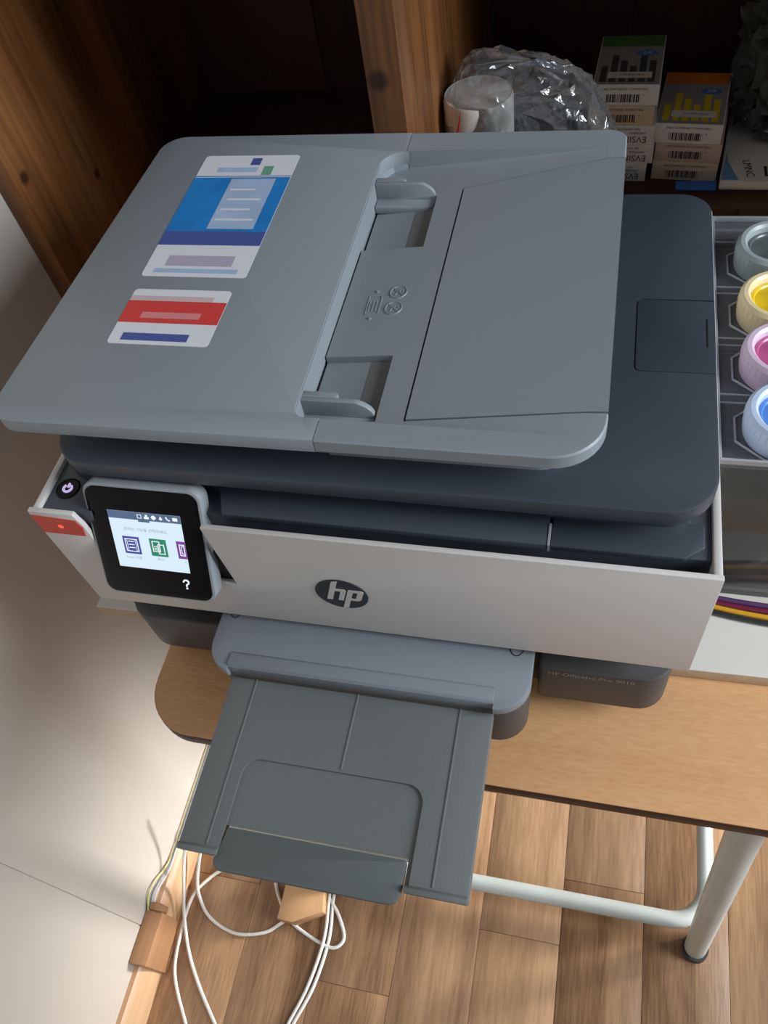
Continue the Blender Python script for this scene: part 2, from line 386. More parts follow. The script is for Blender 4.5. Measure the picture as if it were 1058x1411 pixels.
sx0, sx1, sy0, sy1 = -.0265, .0270, -.0205, .0265
quad(bm, O3, u_, v_, sx0, sx1, sy0, sy1, .0004, 0)
quad(bm, O3, u_, v_, sx0, sx1, sy1-.0062, sy1, .0005, 1)
quad(bm, O3, u_, v_, -.0045, .0040, sy1-.0076, sy1-.0062, .0005, 1)
def pageicon(x0, mi, x1=None):
    x1 = x1 or x0+.0125; quad(bm, O3, u_, v_, x0, x1, -.0085, .0060, .0005, mi)
def frame_(x0, x1, y0, y1, t=.0007):
    for a in ((x0, x1, y0, y0+t), (x0, x1, y1-t, y1), (x0, x0+t, y0, y1), (x1-t, x1, y0, y1)): quad(bm, O3, u_, v_, *a, .0006, 6)
pageicon(-.0195, 2); frame_(-.0180, -.0085, -.0066, .0042); frame_(-.0166, -.0099, -.0066, .0042, .0004)
for k in range(3): quad(bm, O3, u_, v_, -.0155, -.0112, -.0036+.0026*k, -.0028+.0026*k, .0006, 6)
pageicon(.0005, 3); frame_(.0022, .0080, -.0048, .0042); frame_(.0062, .0112, -.0066, .0018)
for k in range(3): quad(bm, O3, u_, v_, .0034, .0068, -.0034+.0014*k, -.0028+.0014*k, .0006, 6)
pageicon(.0205, 4, sx1); frame_(.0222, .0262, -.0060, .0036); frame_(.0236, .0262, -.0044, .0022, .0005)
text(bm, '원하는 기능을 선택하세요.', .0030, (-.0005, .0122, .0003), u_, v_, 5, .0003)
text(bm, 'Smart 작업', .0026, (-.0135, -.0117, .0003), u_, v_, 5, .0003)
text(bm, '복사', .0026, (.0066, -.0112, .0003), u_, v_, 5, .0003); text(bm, '스', .0026, (.0254, -.0112, .0003), u_, v_, 5, .0003)
for k, xx in enumerate((-.0030, .0022, .0074, .0126, .0178, .0230)):   # status icons
    yy = sy1-.0031
    if k == 0: frame_(xx-.0016, xx+.0016, yy-.0016, yy+.0016, .0005)
    elif k == 1:
        for a in ((-.0018, .0018, -.0016, .0002), (-.0008, .0008, .0002, .0018)): quad(bm, O3, u_, v_, xx+a[0], xx+a[1], yy+a[2], yy+a[3], .0006, 6)
    elif k == 2:
        for a in ((-.0018, .0018, -.0006, .0006), (-.0006, .0006, -.0018, .0018), (-.0013, .0013, -.0013, .0013)): quad(bm, O3, u_, v_, xx+a[0], xx+a[1], yy+a[2], yy+a[3], .0006, 6)
    elif k == 3: polyf(bm, O3, u_, v_, [(xx-.0014, yy-.0008), (xx, yy-.0017), (xx+.0014, yy-.0008), (xx, yy+.0018)], .0006, 6)
    elif k == 4: polyf(bm, O3, u_, v_, [(xx-.0018, yy+.0012), (xx-.0008, yy+.0018), (xx-.0002, yy), (xx+.0018, yy-.0012), (xx+.0008, yy-.0018), (xx-.0012, yy-.0004)], .0006, 6)
    else: quad(bm, O3, u_, v_, xx-.0018, xx+.0018, yy-.0012, yy+.0014, .0006, 6)
tube(bm, [(.0225+.0019*math.cos(t_), -.0288+.0019*math.sin(t_), .0004) for t_ in [math.pi*(1.0-1.45*k/12) for k in range(13)]] + [(.0225, -.0318, .0004), (.0225, -.0326, .0004)], .0006, 6, 6)
prism(bm, rrect(.0218, .0232, -.0348, -.0335, .0004), .0003, .0006, 'z', 0, 6)
obj('screen_display', onscreen(bm), [S_WHITE, S_BAR, S_BLUE, S_GREEN, S_PURP, S_GREY, S_LINE], scr, smooth=False)
# base wings left and right of the paper tray
wl_ = obj('base_wing', prism(B(), rrect(.006, .091, .0005, .33, (.022, .004, .01, .01)), .7255, .778, 'z', .002, 0, 8), CHAR, pr)
wr_ = obj('base_wing', prism(B(), rrect(.341, .436, .0005, .33, (.004, .022, .01, .01)), .7255, .778, 'z', .002, 0, 8), CHAR, pr)
bm = B(); text(bm, 'HP OfficeJet Pro 9010', .0068, (.379, .0002, .7725), (1, 0, .0), (0, 0, 1), 0, .0001)
obj('model_lettering', bm, TXT, wr_, smooth=False)
for fx, fy in ((.03, .075), (.41, .075), (.03, .31), (.41, .31)):
    obj('foot', lathe(B(), [(.009, 0), (.010, .002), (.010, .0115)], (fx, fy, Z0), 16), RUBBER, pr)
# paper tray + cover
obj('paper_tray', prism(B(), rrect(.1025, .3365, -.044, .20, (.022, .022, .002, .002)), .738, .7955, 'z', .0015, 0, 8), CHAR, pr)
cv = cut(prism(B(), rrect(.100, .3385, -.0465, .20, (.024, .024, .002, .002)), .7945, .8050, 'z', .002, 0, 10),
         [box(B(), .1185, .3145, -.08, -.0425, .78, .82)])
tc_ = obj('tray_cover', cv, COVER, pr)
obj('cover_lip', prism(B(), [(-.0426, .7950), (-.0426, .8044), (-.0405, .8072), (-.0320, .8066), (-.0300, .8048), (-.0300, .7950)], .1187, .3143, 'x', .0004), COVER, tc_)
obj('catch_mark', tube(B(), [(.326+.0055*math.cos(a), .004+.009*math.sin(a), .8051) for a in [math.pi*k/10 + math.pi for k in range(11)]], .0004, 5), BLACK, tc_)
obj('catch_mark', tube(B(), [(.1115+.004*math.cos(a), .004+.007*math.sin(a), .8051) for a in [math.pi*k/10 + math.pi for k in range(11)]], .0004, 5), BLACK, tc_)
# sliding output extension, with a recess and a hinged paper stop
ex = prism(B(), [(.1185, -.1665), (.3145, -.1665), (.3145, .05), (.1185, .05)], .7800, .7900, 'z', .0010)
cs = [prism(B(), [(.1475, -.30), (.2765, -.30), (.2765, -.101, .012), (.1475, -.101, .012)], .7878, .80, 'z'),
      prism(B(), [(.1475, -.30), (.2735, -.30), (.2735, -.1475), (.1475, -.1475)], .77, .80, 'z')]
ext = obj('output_extension', cut(ex, cs), TRAY, pr)
for gx in (.1385, .2170, .2915): obj('rib', box(B(), gx-.0008, gx+.0008, -.099 if gx == .2170 else -.162, -.030, .7890, .7907, .0005), TRAY, ext)
obj('end_lip', prism(B(), [(-.1668, .781), (-.1630, .7904), (-.1650, .7925), (-.1680, .7915)], .1190, .1475, 'x', .0003), TRAY, ext)
obj('end_lip', prism(B(), [(-.1668, .781), (-.1630, .7904), (-.1650, .7925), (-.1680, .7915)], .2738, .3140, 'x', .0003), TRAY, ext)
fl_ = obj('paper_stop', prism(B(), [(.1495, -.1486, .002), (.1445, -.176, .006), (.2722, -.176, .008), (.2728, -.1486, .002)], .7845, .7895, 'z', .0010), TRAYD, pr)
obj('hinge_pin', tube(B(), [(.1500, -.1482, .7880), (.2735, -.1482, .7880)], .0011, 8), mat('hinge_steel', srgb(196, 196, 190), .3, .8), fl_)
# scanner lid
lid = prism(B(), rrect(.016, .4343, .0195, .312, (.03, .03, .022, .02)), .9450, .9575, 'z', .0015, 0, 10)
lid = cut(lid, [prism(B(), rrect(.3850, .45, .1270, .1945, (.004, 0, 0, .004)), .9560, .97, 'z')])
ld = obj('scanner_lid', lid, NAVY, pr)
obj('lid_panel', prism(B(), rrect(.3858, .4341, .1278, .1937, (.0034, .001, .001, .0034)), .9550, .9574, 'z', .0004), NAVY, ld)
obj('panel_tick', box(B(), .4288, .4295, .150, .176, .9573, .9576), BLACK, ld)
obj('lid_underframe', prism(B(), rrect(.010, .428, .030, .30, .02), .9246, .9450, 'z', .001), NAVY, ld)
# document feeder: body
outer = lambda d: fillet([(.2071, .0265+d), (.3705-d, .0265+d, .030-d*.5), (.3705-d, .3440-d, .012), (.2071, .3440-d), (.2071, .3183), (.1908, .3183), (.1908, .0437), (.2071, .0437)], 10)
bm = B(); loft(bm, [[(p.x, p.y, .9576) for p in outer(.016)], [(p.x, p.y, .9790) for p in outer(.015)], [(p.x, p.y, .9795) for p in outer(.001)],
                    [(p.x, p.y, .9805) for p in outer(0)], [(p.x, p.y, .9890) for p in outer(0)], [(p.x, p.y, .9900) for p in outer(.001)]])
SL = lambda x: .9735 + (x-.19)*(.9903-.9735)/(.360-.19)       # sloping paper path
rp = lambda x0, x1, y0, y1, d, top=1.02: prism(B(), [(x0, SL(x0)-d), (x1, SL(x1)-d), (x1, top), (x0, top)], y0, y1, 'y')
cs = [rp(.18, .366, .0428, .3192, 0), rp(.18, .2365, .0540, .1100, .0055), rp(.18, .2365, .2190, .2790, .0055)]
cs.append(prism(B(), [(.2535, .0545), (.40, .0625), (.40, .3090), (.34, .3040), (.2545, .2880)], .94, 1.02, 'z'))
body = cut(bm, cs[:3])
# pocket for the jam door follows the slope: intersect by cutting a sloped slab in plan
def sloped(poly, d, top=1.02):
    t = B(); loft(t, [[(x_, y_, (SL(x_)-d) if x_ < .36 else .9903-d) for x_, y_ in poly], [(x_, y_, top) for x_, y_ in poly]]); return t
door_poly = [(.2538, .0540), (.360, .0600), (.3720, .0606), (.3720, .3080), (.360, .3078), (.2548, .2860)]
body = cut(body, [sloped(door_poly, .0045)])
fd = obj('document_feeder', body, ADF, pr)
dp = [(.2551, .0554), (.360, .0612), (.3704, .0618), (.3704, .3066), (.360, .3064), (.2561, .2848)]
t = B(); loft(t, [[(x_, y_, SL(x_)-.0044 if x_ < .365 else .9862) for x_, y_ in dp], [(x_, y_, min(SL(x_)+.0002, .9902)) for x_, y_ in dp]])
bmesh.ops.recalc_face_normals(t, faces=t.faces); obj('feeder_door', t, ADF, fd)
for y0, y1 in ((.0545, .1095), (.2195, .2785)):
    t = B(); loft(t, [[(x_, y_, SL(x_)-.0056) for x_, y_ in ((.222, y0), (.2362, y0), (.2362, y1), (.222, y1))], [(x_, y_, SL(x_)-.0050) for x_, y_ in ((.222, y0), (.2362, y0), (.2362, y1), (.222, y1))]]); obj('slot_floor', t, ADF_EDGE, fd)
# paper width guides
def guide(y):
    """flat foot towards the user, upright fence on its far side with a short rib behind the fence"""
    bm = B(); z0 = .9690
    prism(bm, rrect(.1895, .2350, y, y+.0135, (.001, .006, .002, .001)), z0, z0+.0058, 'z', .0010)
    prism(bm, [(.1895, z0), (.2350, z0), (.2350, z0+.0125, .010), (.2255, z0+.0185, .009), (.1895, z0+.0185)], y+.0105, y+.0145, 'y', .0008)
    prism(bm, rrect(.1895, .2125, y+.0140, y+.0190, (.001, .0024, .0024, .001)), z0+.006, z0+.0185, 'z', .0008)
    obj('paper_guide', bm, ADF, fd)
guide(.0485); guide(.2690)
# embossed marks
def onslope(x_, y_): return (x_, y_, SL(x_)+.0002)
bm = B()
for (ix, iy) in ((.2280, .1710), (.2275, .1550)):
    tube(bm, [onslope(ix+.0058*math.cos(2*math.pi*k/24), iy+.0062*math.sin(2*math.pi*k/24)) for k in range(25)], .0005, 5)
    tube(bm, [onslope(ix-.0043, iy+.0043), onslope(ix+.0043, iy-.0043)], .0005, 5)
    tube(bm, [onslope(ix-.002, iy-.003), onslope(ix-.0005, iy+.0005), onslope(ix-.003, iy+.001)], .0004, 5)
    tube(bm, [onslope(ix+.0005, iy+.001), onslope(ix+.003, iy+.003), onslope(ix+.003, iy)], .0004, 5)
q = [(.2085, .150), (.2175, .150), (.2175, .165), (.2165, .168), (.2085, .168), (.2085, .150)]
tube(bm, [onslope(*p) for p in q], .0004, 5)
for k in range(3): tube(bm, [onslope(.2100+.0025*k, .153), onslope(.2100+.0025*k, .163)], .0004, 5)
for py in (.1455, .1725): lathe(bm, [(.0013, -.0004), (.0013, .0006), (.0004, .0008)], onslope(.2130, py), 4)
obj('embossed_marks', bm, ADF, fd)
# document feeder: input tray wing with stickers
poly = [(-.0135, .0250, .019), (.2066, .0265), (.2066, .0435), (.1895, .0435, .008), (.1885, .3185, .020), (.2066, .3185), (.2066, .3440), (-.005, .3440, .020)]
bm = prism(B(), poly, .9795, .9900, 'z', .0010, 0, 8)
box(bm, .165, .1890, .050, .312, .9600, .9796)
prism(bm, [(.1885, .300), (.1905, .308), (.196, .3150), (.2066, .3187), (.2066, .324), (.184, .324), (.184, .300)], .9640, .9797, 'z')
it = obj('input_tray', bm, ADF, pr)
obj('tray_wall', prism(B(), [(.1880, .0520), (.1896, .0480), (.1900, .052), (.1892, .312), (.188, .312)], .9700, .9890, 'z'), ADF, it)
OS = (0, 0, .9901); bm = B(); sx, ex_ = .043, .1165
def band(y0, y1, mi, a=0, b_=1, lift=.0002): quad(bm, OS, (1, 0, 0), (0, 1, 0), sx+(ex_-sx)*a, sx+(ex_-sx)*b_, y0, y1, lift, mi)
prism(bm, rrect(sx, ex_, .0975, .1520, .003), .9899, .9902, 'z', 0, 0)
band(.1180, .1400, 1); band(.1400, .1450, 4, .0, .85); band(.1010, .1080, 2, .12, .78); band(.1225, .1285, 3, .2, .8, .0003)
obj('sticker', bm, [ST_WHITE, ST_RED, ST_NAVY, mat('sticker_pink', srgb(216, 140, 140), .4), mat('sticker_rose', srgb(205, 185, 190), .4)], it, smooth=False)
bm = B(); sx, ex_ = .041, .1215
prism(bm, rrect(sx, ex_, .1660, .3150, .003), .9899, .9902, 'z', 0, 0)
band(.2010, .2170, 4); band(.1775, .1890, 5, .18, .82); band(.2170, .2850, 1); band(.2200, .2830, 2, .40, .86, .0003)
band(.1700, .1745, 2, .1, .9); band(.2920, .2985, 2, .2, .62); band(.2880, .3000, 3, .68, .78); band(.3015, .3110, 4, .52, .62); band(.2860, .2870, 4)
for k, (a, b_) in enumerate(((.44, .82), (.44, .74), (.46, .80), (.44, .70))): band(.2300+.0125*k, .2322+.0125*k, 0, a, b_, .0004)
obj('sticker', bm, [ST_WHITE, ST_BLUE, ST_PALE, ST_GREEN, ST_NAVY, ST_LILAC], it, smooth=False)

# ================================================================== INK TANK ON THE RIGHT
tk = thing('ink_tank', 'clear smoky acrylic ink tank box beside the right end of the printer', 'ink tank', (.53, .25, Z0))
X0, X1, Y0, Y1, ZT = .4485, .615, .117, .380, .885
SMOKE = film('smoky_acrylic', srgb(120, 124, 122), .42, .06, .32)
CLEAR = film('clear_acrylic', srgb(190, 196, 205), .22, .08, .30, .25, 35, .004)
EDGE = film('acrylic_edge', srgb(215, 222, 230), .55, .1, .4)
obj('front_wall', box(B(), X0, X1, Y0, Y0+.003, Z0, ZT-.004, .0005), SMOKE, tk)
obj('back_wall', box(B(), X0, X1, Y1-.003, Y1, Z0, ZT-.004, .0005), SMOKE, tk)
obj('side_wall', box(B(), X0, X0+.003, Y0+.003, Y1-.003, Z0, ZT-.004, .0005), SMOKE, tk)
obj('side_wall', box(B(), X1-.003, X1, Y0+.003, Y1-.003, Z0, ZT-.004, .0005), SMOKE, tk)
obj('bottom', box(B(), X0+.003, X1-.003, Y0+.003, Y1-.003, Z0, Z0+.003), SMOKE, tk)
INKS = [(.1470, 'blue', srgb(88, 140, 215), srgb(198, 214, 240)), (.2055, 'magenta', srgb(188, 92, 140), srgb(222, 200, 222)),
        (.2620, 'yellow', srgb(232, 196, 40), srgb(240, 222, 178)), (.3225, 'grey', srgb(92, 100, 102), srgb(160, 172, 174))]
for y in (.176, .234, .292):
    obj('partition', box(B(), X0+.0032, X1-.0032, y-.001, y+.001, Z0+.003, ZT-.005), SMOKE, tk)
for (y, nm, c1, c2), (a, b_) in zip(INKS, ((.1215, .1745), (.1775, .2325), (.2355, .2905), (.2935, .376))):
    dk_ = tuple(q*.10 for q in c1[:3])+(1,)
    obj('ink', box(B(), X0+.0035, X1-.0035, a, b_, Z0+.0035, Z0+.085, .001), mat('ink_'+nm, dk_, .15), tk)
lidt = obj('top_tray', prism(B(), rrect(X0-.001, X1+.001, Y0-.001, Y1+.001, .005), ZT-.004, ZT, 'z', .0008), CLEAR, tk)
for a in ((X0-.001, X1+.001, Y0-.001, Y0+.001), (X0-.001, X1+.001, Y1-.001, Y1+.001), (X0-.001, X0+.001, Y0+.001, Y1-.001)):
    obj('tray_rim', box(B(), *a, ZT, ZT+.005, .0005), EDGE, lidt)
for y, nm, c1, c2 in INKS:   # octagonal seat ledges and cross ribs moulded in the top tray
    oc = [(.490+.0335*math.cos(math.pi/8+math.pi/4*k), y+.0285*math.sin(math.pi/8+math.pi/4*k), ZT+.0010) for k in range(8)]
    obj('seat_ring', tube(B(), oc+oc[:1], .0009, 6, 0, False), EDGE, lidt)
for y in (.172, .180, .230, .2375, .288, .2955, .352):
    obj('rib', box(B(), X0+.001, X1-.002, y-.0006, y+.0006, ZT, ZT+.0009), EDGE, lidt)
obj('corner_tab', prism(B(), [(.4445, .150), (.4475, .150), (.4475, .185), (.4445, .192)], ZT-.02, ZT, 'z'), EDGE, tk)
def jar(y, nm, c1, c2, label):
    t = thing('ink_jar', label, 'ink jar', (.491, y, ZT+.0002), 'translucent ink jars on the tank')
    milky = mat('milky_'+nm, c2, .35, var=.05, vscale=60); milky.node_tree.nodes['Principled BSDF'].inputs['Subsurface Weight'].default_value = .25
    milky.node_tree.nodes['Principled BSDF'].inputs['Subsurface Radius'].default_value = (.01, .01, .01)
    lidm = mat('cap_'+nm, c1, .25, var=.15, vscale=70)
    c = (.491, y, ZT+.0002)
    obj('jar_body', lathe(B(), [(.024, 0), (.0275, .001), (.0285, .006), (.0288, .0125)], c, 36), milky, t)
    ringb = B(); lathe(ringb, [(.0289, .0125), (.0292, .0145), (.0285, .0210), (.0262, .0235), (.0232, .0235), (.0212, .0215), (.0208, .0150), (.0003, .0150)], c, 36)
    for k in range(40):
        a = 2*math.pi*k/40; tube(ringb, [(c[0]+.0290*math.cos(a), c[1]+.0290*math.sin(a), c[2]+.0142), (c[0]+.0284*math.cos(a), c[1]+.0284*math.sin(a), c[2]+.0205)], .0004, 4)
    obj('cap_ring', ringb, milky, t)
    obj('cap_disc', lathe(B(), [(.0206, .0151), (.0206, .0172), (.0185, .0172), (.0175, .0162), (.0003, .0160)], c, 36), lidm, t)
    bm = B()
    for dx, dy in ((.001, .004), (-.004, -.003)): lathe(bm, [(.0009, .0160), (.0009, .0166), (.0003, .0166)], (c[0]+dx, c[1]+dy, c[2]), 8)
    obj('vent_hole', bm, BLACK, t)
    return t
for (y, nm, c1, c2), lab in zip(INKS, ('milky jar with pale blue lid, nearest on the clear ink tank', 'milky jar with magenta pink lid on the clear ink tank',
                                       'milky jar with yellow lid on the clear ink tank', 'translucent jar with dark grey lid, farthest on the clear ink tank')):
    jar(y, nm, c1, c2, lab)
# ink tubes: ribbon of flexible lines running from the tank's end round its front to the printer
TUBES = [('dark_purple', srgb(92, 62, 104), 0), ('magenta', srgb(120, 34, 66), 1), ('yellow', srgb(226, 168, 40), 2), ('black', srgb(48, 52, 52), 3)]
ik = []
for nm, c, k in TUBES:
    d = .0046*k; pts = [(.4420, .1165-d*.8, Z0+.0026), (.4755, .1105-d, Z0+.0026), (.515, .1075-d*1.15, Z0+.0026), (.56, .107-d*1.2, Z0+.0026), (.61, .113-d, Z0+.0026), (.634+d, .14, Z0+.0026), (.636+d, .20, Z0+.0026), (.632+d*.6, .235, Z0+.02), (.6165, .24+d*2, Z0+.04)]
    o = obj('ink_tube', tube(B(), spline(pts, 8), .0023, 10), mat('tube_'+nm, c, .22, spec=.7), tk)
    o['label'] = nm.replace('_', ' ') + ' ink tube'

# ================================================================== THINGS ON THE BOOKCASE SHELF
ZS = .8003
def barcode(bm, x0, x1, z0, z1, y, mi):
    rnd = random.Random(int(x0*1e5)+int(z0*1e5)); x_ = x0
    while x_ < x1:
        w_ = rnd.choice((.0005, .0009, .0014)); quad(bm, (0, y, 0), (1, 0, 0), (0, 0, 1), x_, min(x_+w_, x1), z0, z1, .0002, mi); x_ += w_ + rnd.choice((.0005, .0008, .0011))
def ink_box(label, loc, wd, dp, ht, rot, body_m, front, top=None, group='cartridge boxes on the shelf'):
    t = thing('carton', label, 'box', (0, 0, 0), group)
    obj('carton_body', box(B(), -wd/2, wd/2, 0, dp, 0, ht, .0006), body_m, t)
    bm = B(); y = -.0001
    if front == 'barcode':
        barcode(bm, -wd*.28, wd*.22, ht*.16, ht*.55, y, 0)
        text(bm, 'INK CARTRIDGE  COMPATIBLE', .0031, (0, y, ht*.80), (1, 0, 0), (0, 0, 1), 0, .0002)
        text(bm, '4', .0032, (wd*.27, y, ht*.52), (1, 0, 0), (0, 0, 1), 0, .0002)
    else:   # the same lettering, upside down
        text(bm, 'EVSIN', .0095, (wd*.20, y, ht*.30), (-1, 0, 0), (0, 0, -1), 0, .0002)
        text(bm, 'CARTRIDGE', .0030, (wd*.24, y, ht*.62), (-1, 0, 0), (0, 0, -1), 0, .0002)
        text(bm, 'INK CARTRIDGE', .0030, (wd*.10, y, ht*.82), (-1, 0, 0), (0, 0, -1), 0, .0002)
    obj('end_print', bm, [INKTXT], t, smooth=False)
    if top:
        bm = B(); O = (0, 0, ht); a1, a2 = (1, 0, 0), (0, 1, 0); e = .001; mats = top
        quad(bm, O, a1, a2, -wd/2+e, wd/2-e, e, dp-e, .0002, 2)                       # grey ground
        quad(bm, O, a1, a2, -wd/2+e, wd/2-e, dp*.76, dp-e, .0004, 0)                  # colour strip at the far end
        for k in range(6):
            xx = -wd*.42 + k*wd*.145; hh_ = dp*(.36+.22*((k*5) % 3)/2)
            quad(bm, O, a1, a2, xx, xx+wd*.10, dp*.05, hh_, .0005, 1)
        quad(bm, O, a1, a2, -wd*.30, wd*.36, dp*.12, dp*.24, .0007, 4)                # white label strip
        text(bm, 'COMPATIBLE', .0040, (wd*.06, dp*.18, ht+.0005), a1, a2, 5, .0004)
        bm2 = [(wd*.24+.0105*math.cos(2*math.pi*k/20), dp*.62+.006*math.sin(2*math.pi*k/20)) for k in range(20)]
        polyf(bm, O, a1, a2, bm2, .0006, 3)
        text(bm, '2X', .008, (wd*.24, dp*.62, ht+.0005), a1, a2, 4, .0004)
        obj('top_print', bm, mats + [INKTXT], t, smooth=False)
    t.location = loc; t.rotation_euler = (0, 0, math.radians(rot)); return t
G_GREY = mat('print_grey', srgb(150, 150, 146), .6); G_BLUE = mat('print_blue', srgb(70, 130, 190), .6)
YEL = mat('print_yellow', srgb(222, 196, 40), .6); ORG = mat('print_orange', srgb(214, 122, 40), .6); GRN = mat('print_green', srgb(70, 120, 50), .6); DGY = mat('print_dark_grey', srgb(70, 70, 68), .6)
BH = .0206
rb = [(.437, 'cream cartridge carton at the bottom of the yellow topped stack of three', PAPER2, None), (.4375, 'pinkish cartridge carton in the middle of the yellow topped stack of three', PAPER3, None),
      (.4345, 'cartridge carton with yellow and orange printed top, barcode facing front', PAPER, [ORG, YEL, G_GREY, G_BLUE, PAPER])]
for k, (x_, lab, bmt, tp) in enumerate(rb): ink_box(lab, (x_, .5690+.0012*(k == 1), ZS+k*(BH+.0002)), .0655, .100, BH, -6, bmt, 'barcode', tp)
lb = [(.3665, 'white cartridge carton with upside down lettering at the bottom of the green topped stack', PAPER, None, 'text', .064),
      (.3715, 'white cartridge carton with upside down lettering, second from bottom of the green topped stack', PAPER, None, 'text', .064),
      (.3700, 'white cartridge carton with upside down lettering, third from bottom of the green topped stack', PAPER, None, 'text', .064),
      (.3672, 'cream cartridge carton with barcode directly under the green topped one', PAPER2, None, 'barcode', .064),
      (.3692, 'cartridge carton with green and grey printed top on the tallest stack', PAPER, [GRN, DGY, G_GREY, G_BLUE, PAPER], 'barcode', .064)]
for k, (x_, lab, bmt, tp, fr, wd) in enumerate(lb): ink_box(lab, (x_, .5690, ZS+k*(BH+.0002)), wd, .098, BH, -3, bmt, fr, tp)
# thread-like white roll inside a crumpled clear bag
rl = thing('white_roll', 'white roll with a small red mark inside the clear plastic bag', 'roll', (.2420, .455, ZS))
ROLLM = mat('white_roll_paper', srgb(232, 228, 218), .6, var=.03, vscale=40)
obj('roll_body', lathe(B(), [(.0300, 0), (.0315, .004), (.0310, .157), (.0298, .161), (.0290, .1605), (.0003, .1605)], (.2420, .455, ZS), 40), ROLLM, rl)
bm = B(); a0 = -2.35
tube(bm, [(.2420+.0313*math.cos(a0+.07*k), .455+.0313*math.sin(a0+.07*k), ZS+.118+.0035*k+.0006*k*k) for k in range(7)], [.0003, .0009, .0012, .0012, .0010, .0007, .0002], 6)
obj('red_mark', bm, mat('red_print', srgb(190, 50, 40), .5), rl)
BAG = film('crinkled_clear_film', srgb(222, 228, 236), .09, .14, .18, .35, 60, .006, .12)
def bag(name, c, rad, top, seed, amp, nu=42, nv=24, e=.6):
    """closed crumpled pouch: superellipsoid broken into creased facets, flat underside, top(x) gives its crown height"""
    bm = B(); rows = []; RB = random.Random(int(seed))
    for j in range(nv+1):
        ph = -math.pi/2 + math.pi*j/nv; row = []
        for i in range(nu):
            th = 2*math.pi*i/nu; cp = abs(math.cos(ph))**e; sp = math.copysign(abs(math.sin(ph))**e, math.sin(ph))
            ux = math.copysign(abs(math.cos(th))**.8, math.cos(th))*cp; uy = math.copysign(abs(math.sin(th))**.8, math.sin(th))*cp
            p = Vector((c[0]+rad[0]*ux, c[1]+rad[1]*uy, 0)); h = top(p.x); p.z = c[2] + h*(.5+.5*sp)
            q = Vector((p.x*48+seed, p.y*48, p.z*16)); dd = noise.voronoi(q)[0]
            n1 = min(1, (dd[1]-dd[0])*1.6); n2 = noise.noise(q*.5)
            d = Vector((ux, uy, sp)).normalized(); p += d*amp*(n1*.5+n2*1.2-.8) + Vector((RB.uniform(-1, 1), RB.uniform(-1, 1), RB.uniform(-1, 1)))*amp*.8; p.z = max(p.z, c[2]); row.append(bm.verts.new(p))
        rows.append(row)
    for a, b_ in zip(rows, rows[1:]):
        for i in range(nu): bm.faces.new((a[i], a[(i+1) % nu], b_[(i+1) % nu], b_[i]))
    bmesh.ops.remove_doubles(bm, verts=bm.verts, dist=1e-6); bmesh.ops.triangulate(bm, faces=bm.faces); bmesh.ops.recalc_face_normals(bm, faces=bm.faces)
    return bm
top1 = lambda x_: max(.110, .196 - max(0, x_-.235)*.24 - max(0, x_-.34)*1.2 - max(0, .22-x_)*.6)
tag(obj('plastic_bag', bag('b', (.290, .462, ZS), (.084, .046), top1, 3.0, .0035), BAG, loc=(0, 0, 0), smooth=False), 'crinkled clear plastic bag around a white roll behind the printer', 'bag')
DBAG = film('grey_clear_film', srgb(120, 120, 112), .40, .25, .25, .8, 22, .015)
top2 = lambda x_: .175 - max(0, .53-x_)*.6
tag(obj('plastic_bag', bag('b', (.560, .640, ZS+.012), (.082, .060), top2, 11.0, .012, 70, 36), DBAG, loc=(0, 0, 0)), 'smoky grey plastic bag at the far right of the shelf', 'bag')
fb = obj('folded_pouch', prism(B(), [(.505, .655, .01), (.60, .655, .01), (.60, .70, .01), (.515, .70, .01)], ZS+.03, ZS+.160, 'z', .004), mat('olive_pouch', srgb(96, 104, 60), .5, var=.3, vscale=40))
fb.location.z = 0; tag(fb, 'olive green pouch inside the smoky grey bag', 'pouch')
# white printed packet with a blue corner, lying at the shelf's front edge
pk = thing('paper_packet', 'white printed paper packet with blue corner lying beside the carton stacks', 'packet', (.53, .60, ZS))
obj('packet_body', prism(B(), [(.4720, .5510), (.600, .5480), (.605, .700), (.488, .700)], ZS, ZS+.011, 'z', .002), PAPER, pk)
bm = B(); zz = ZS+.0112
polyf(bm, (0, 0, zz), (1, 0, 0), (0, 1, 0), [(.4728, .5525), (.4900, .5520), (.4810, .5850), (.4800, .6000)], .0002, 0)
text(bm, 'LMNC', .011, (.5000, .5720, zz), (.12, -1, 0), (1, .12, 0), 1, .0002)
text(bm, 'L', .026, (.5200, .5660, zz), (1, 0, 0), (0, 1, 0), 1, .0002); text(bm, '<', .012, (.5230, .5560, zz), (1, 0, 0), (0, 1, 0), 1, .0002)
obj('packet_print', bm, [mat('packet_light_blue', srgb(120, 170, 210), .6), INKTXT], pk, smooth=False)
bp_ = obj('blue_sheet', prism(B(), [(.4300, .5515), (.4700, .5500), (.4712, .5660), (.4300, .5660)], ZS, ZS+.0015, 'z', .0003), mat('blue_card', srgb(60, 120, 200), .6))
tag(bp_, 'bright blue card lying at the foot of the yellow topped stack', 'card')

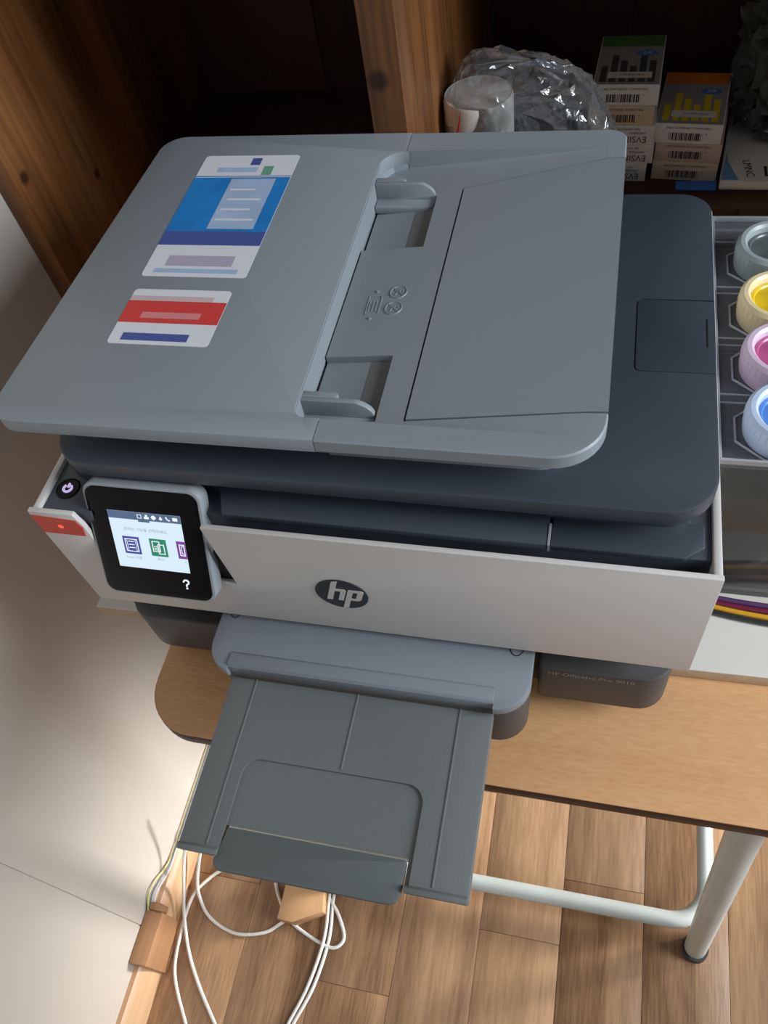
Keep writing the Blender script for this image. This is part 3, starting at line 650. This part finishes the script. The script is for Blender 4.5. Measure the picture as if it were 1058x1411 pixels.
# ================================================================== FLOOR CLUTTER
def cord(name, label, pts, r=.0026, mt=CORD, group=None, cat='cord'):
    return tag(obj(name, tube(B(), spline(pts, 8), r, 8), mt, loc=(0, 0, 0)), label, cat, group)
for nm_, pts_ in (('thin white cord hanging down from the table beside the skirting', [(-0.1300, -0.0222, 0.1900), (-0.1494, -0.0432, 0.1400), (-0.1652, -0.0655, 0.1000), (-0.1661, -0.1060, 0.0600), (-0.1650, -0.1406, 0.0250), (-0.1478, -0.1838, 0.0060), (-0.1182, -0.2223, 0.0040), (-0.0822, -0.2596, 0.0040), (-0.0540, -0.2869, 0.0040)]),
                  ('thin white cord crossing over another at far left of the floor', [(-0.1088, -0.0467, 0.0120), (-0.1306, -0.0595, 0.0080), (-0.1506, -0.0757, 0.0060), (-0.1686, -0.1086, 0.0100), (-0.1675, -0.1647, 0.0140), (-0.1592, -0.2154, 0.0080), (-0.1228, -0.2704, 0.0040), (-0.0984, -0.3002, 0.0040)]),
                  ('thin white cord curling in a wide loop round to the cardboard block', [(-0.1554, -0.0184, 0.0800), (-0.1618, -0.0503, 0.0500), (-0.1639, -0.0830, 0.0250), (-0.1571, -0.1065, 0.0100), (-0.1322, -0.1312, 0.0040), (-0.0870, -0.1441, 0.0040), (-0.0428, -0.1349, 0.0040), (-0.0170, -0.1149, 0.0040), (0.0205, -0.0855, 0.0040)]),
                  ('thin white cord making the small loop right of the cardboard block', [(-0.0491, -0.0537, 0.0080), (-0.0361, -0.0796, 0.0060), (-0.0182, -0.1020, 0.0045), (-0.0004, -0.1159, 0.0040), (0.0405, -0.1311, 0.0040), (0.0675, -0.1349, 0.0040), (0.0794, -0.1189, 0.0040), (0.0633, -0.0899, 0.0040), (0.0463, -0.0726, 0.0040), (0.0329, -0.0562, 0.0040)]),
                  ('left one of two parallel white cords running forward on the floor', [(0.0427, -0.0483, 0.0100), (0.0458, -0.0748, 0.0100), (0.0508, -0.1279, 0.0085), (0.0414, -0.1903, 0.0040), (0.0255, -0.2409, 0.0040), (0.0193, -0.2651, 0.0040)]),
                  ('right one of two parallel white cords running forward on the floor', [(0.0502, -0.0457, 0.0040), (0.0510, -0.0728, 0.0040), (0.0574, -0.1260, 0.0040), (0.0499, -0.1887, 0.0040), (0.0327, -0.2394, 0.0040), (0.0272, -0.2661, 0.0040)])):
    cord('cord', nm_, pts_, group='white cords on the floor')
kb = tag(obj('cardboard_block', prism(B(), [(-.020, -.116), (.004, -.1165), (.046, -.094), (.040, -.060), (-.020, -.060)], .0005, .034, 'z', .001), CARD), 'small bare cardboard block on the floor under the output tray', 'block')
# cable duct cap on the skirting and the wires entering it
dc = thing('cable_duct', 'wood print cable duct cover fixed on the skirting at the left wall', 'cable duct', (-.203, -.165, .0))
WR = [('yellow_wire', srgb(206, 200, 140)), ('grey_wire', srgb(130, 136, 140)), ('white_wire', srgb(214, 214, 214))]
obj('duct_cover', prism(B(), rrect(-.2028, -.1755, -.2160, -.1450, .002), .0005, .086, 'z', .002), OAKB, dc)
obj('duct_cap', prism(B(), rrect(-.197, -.178, -.1448, -.134, .004), .062, .092, 'z', .002), OAKB, dc)
for k, (nm_, c_) in enumerate(WR):
    o = obj('wire', tube(B(), spline([(-.1992+.0016*k, -.150, .080-.003*k), (-.1985+.0022*k, -.129, .1015-.006*k), (-.1985+.0022*k, -.108, .0965-.007*k), (-.1985+.0022*k, -.086, .0780-.004*k), (-.1990+.0022*k, -.060, .0670), (-.1990+.0022*k, .02, .0665), (-.1990+.0022*k, .16, .0665)], 8), .0015, 6), mat(nm_, c_, .5), dc)
    o['label'] = nm_.replace('_', ' ')
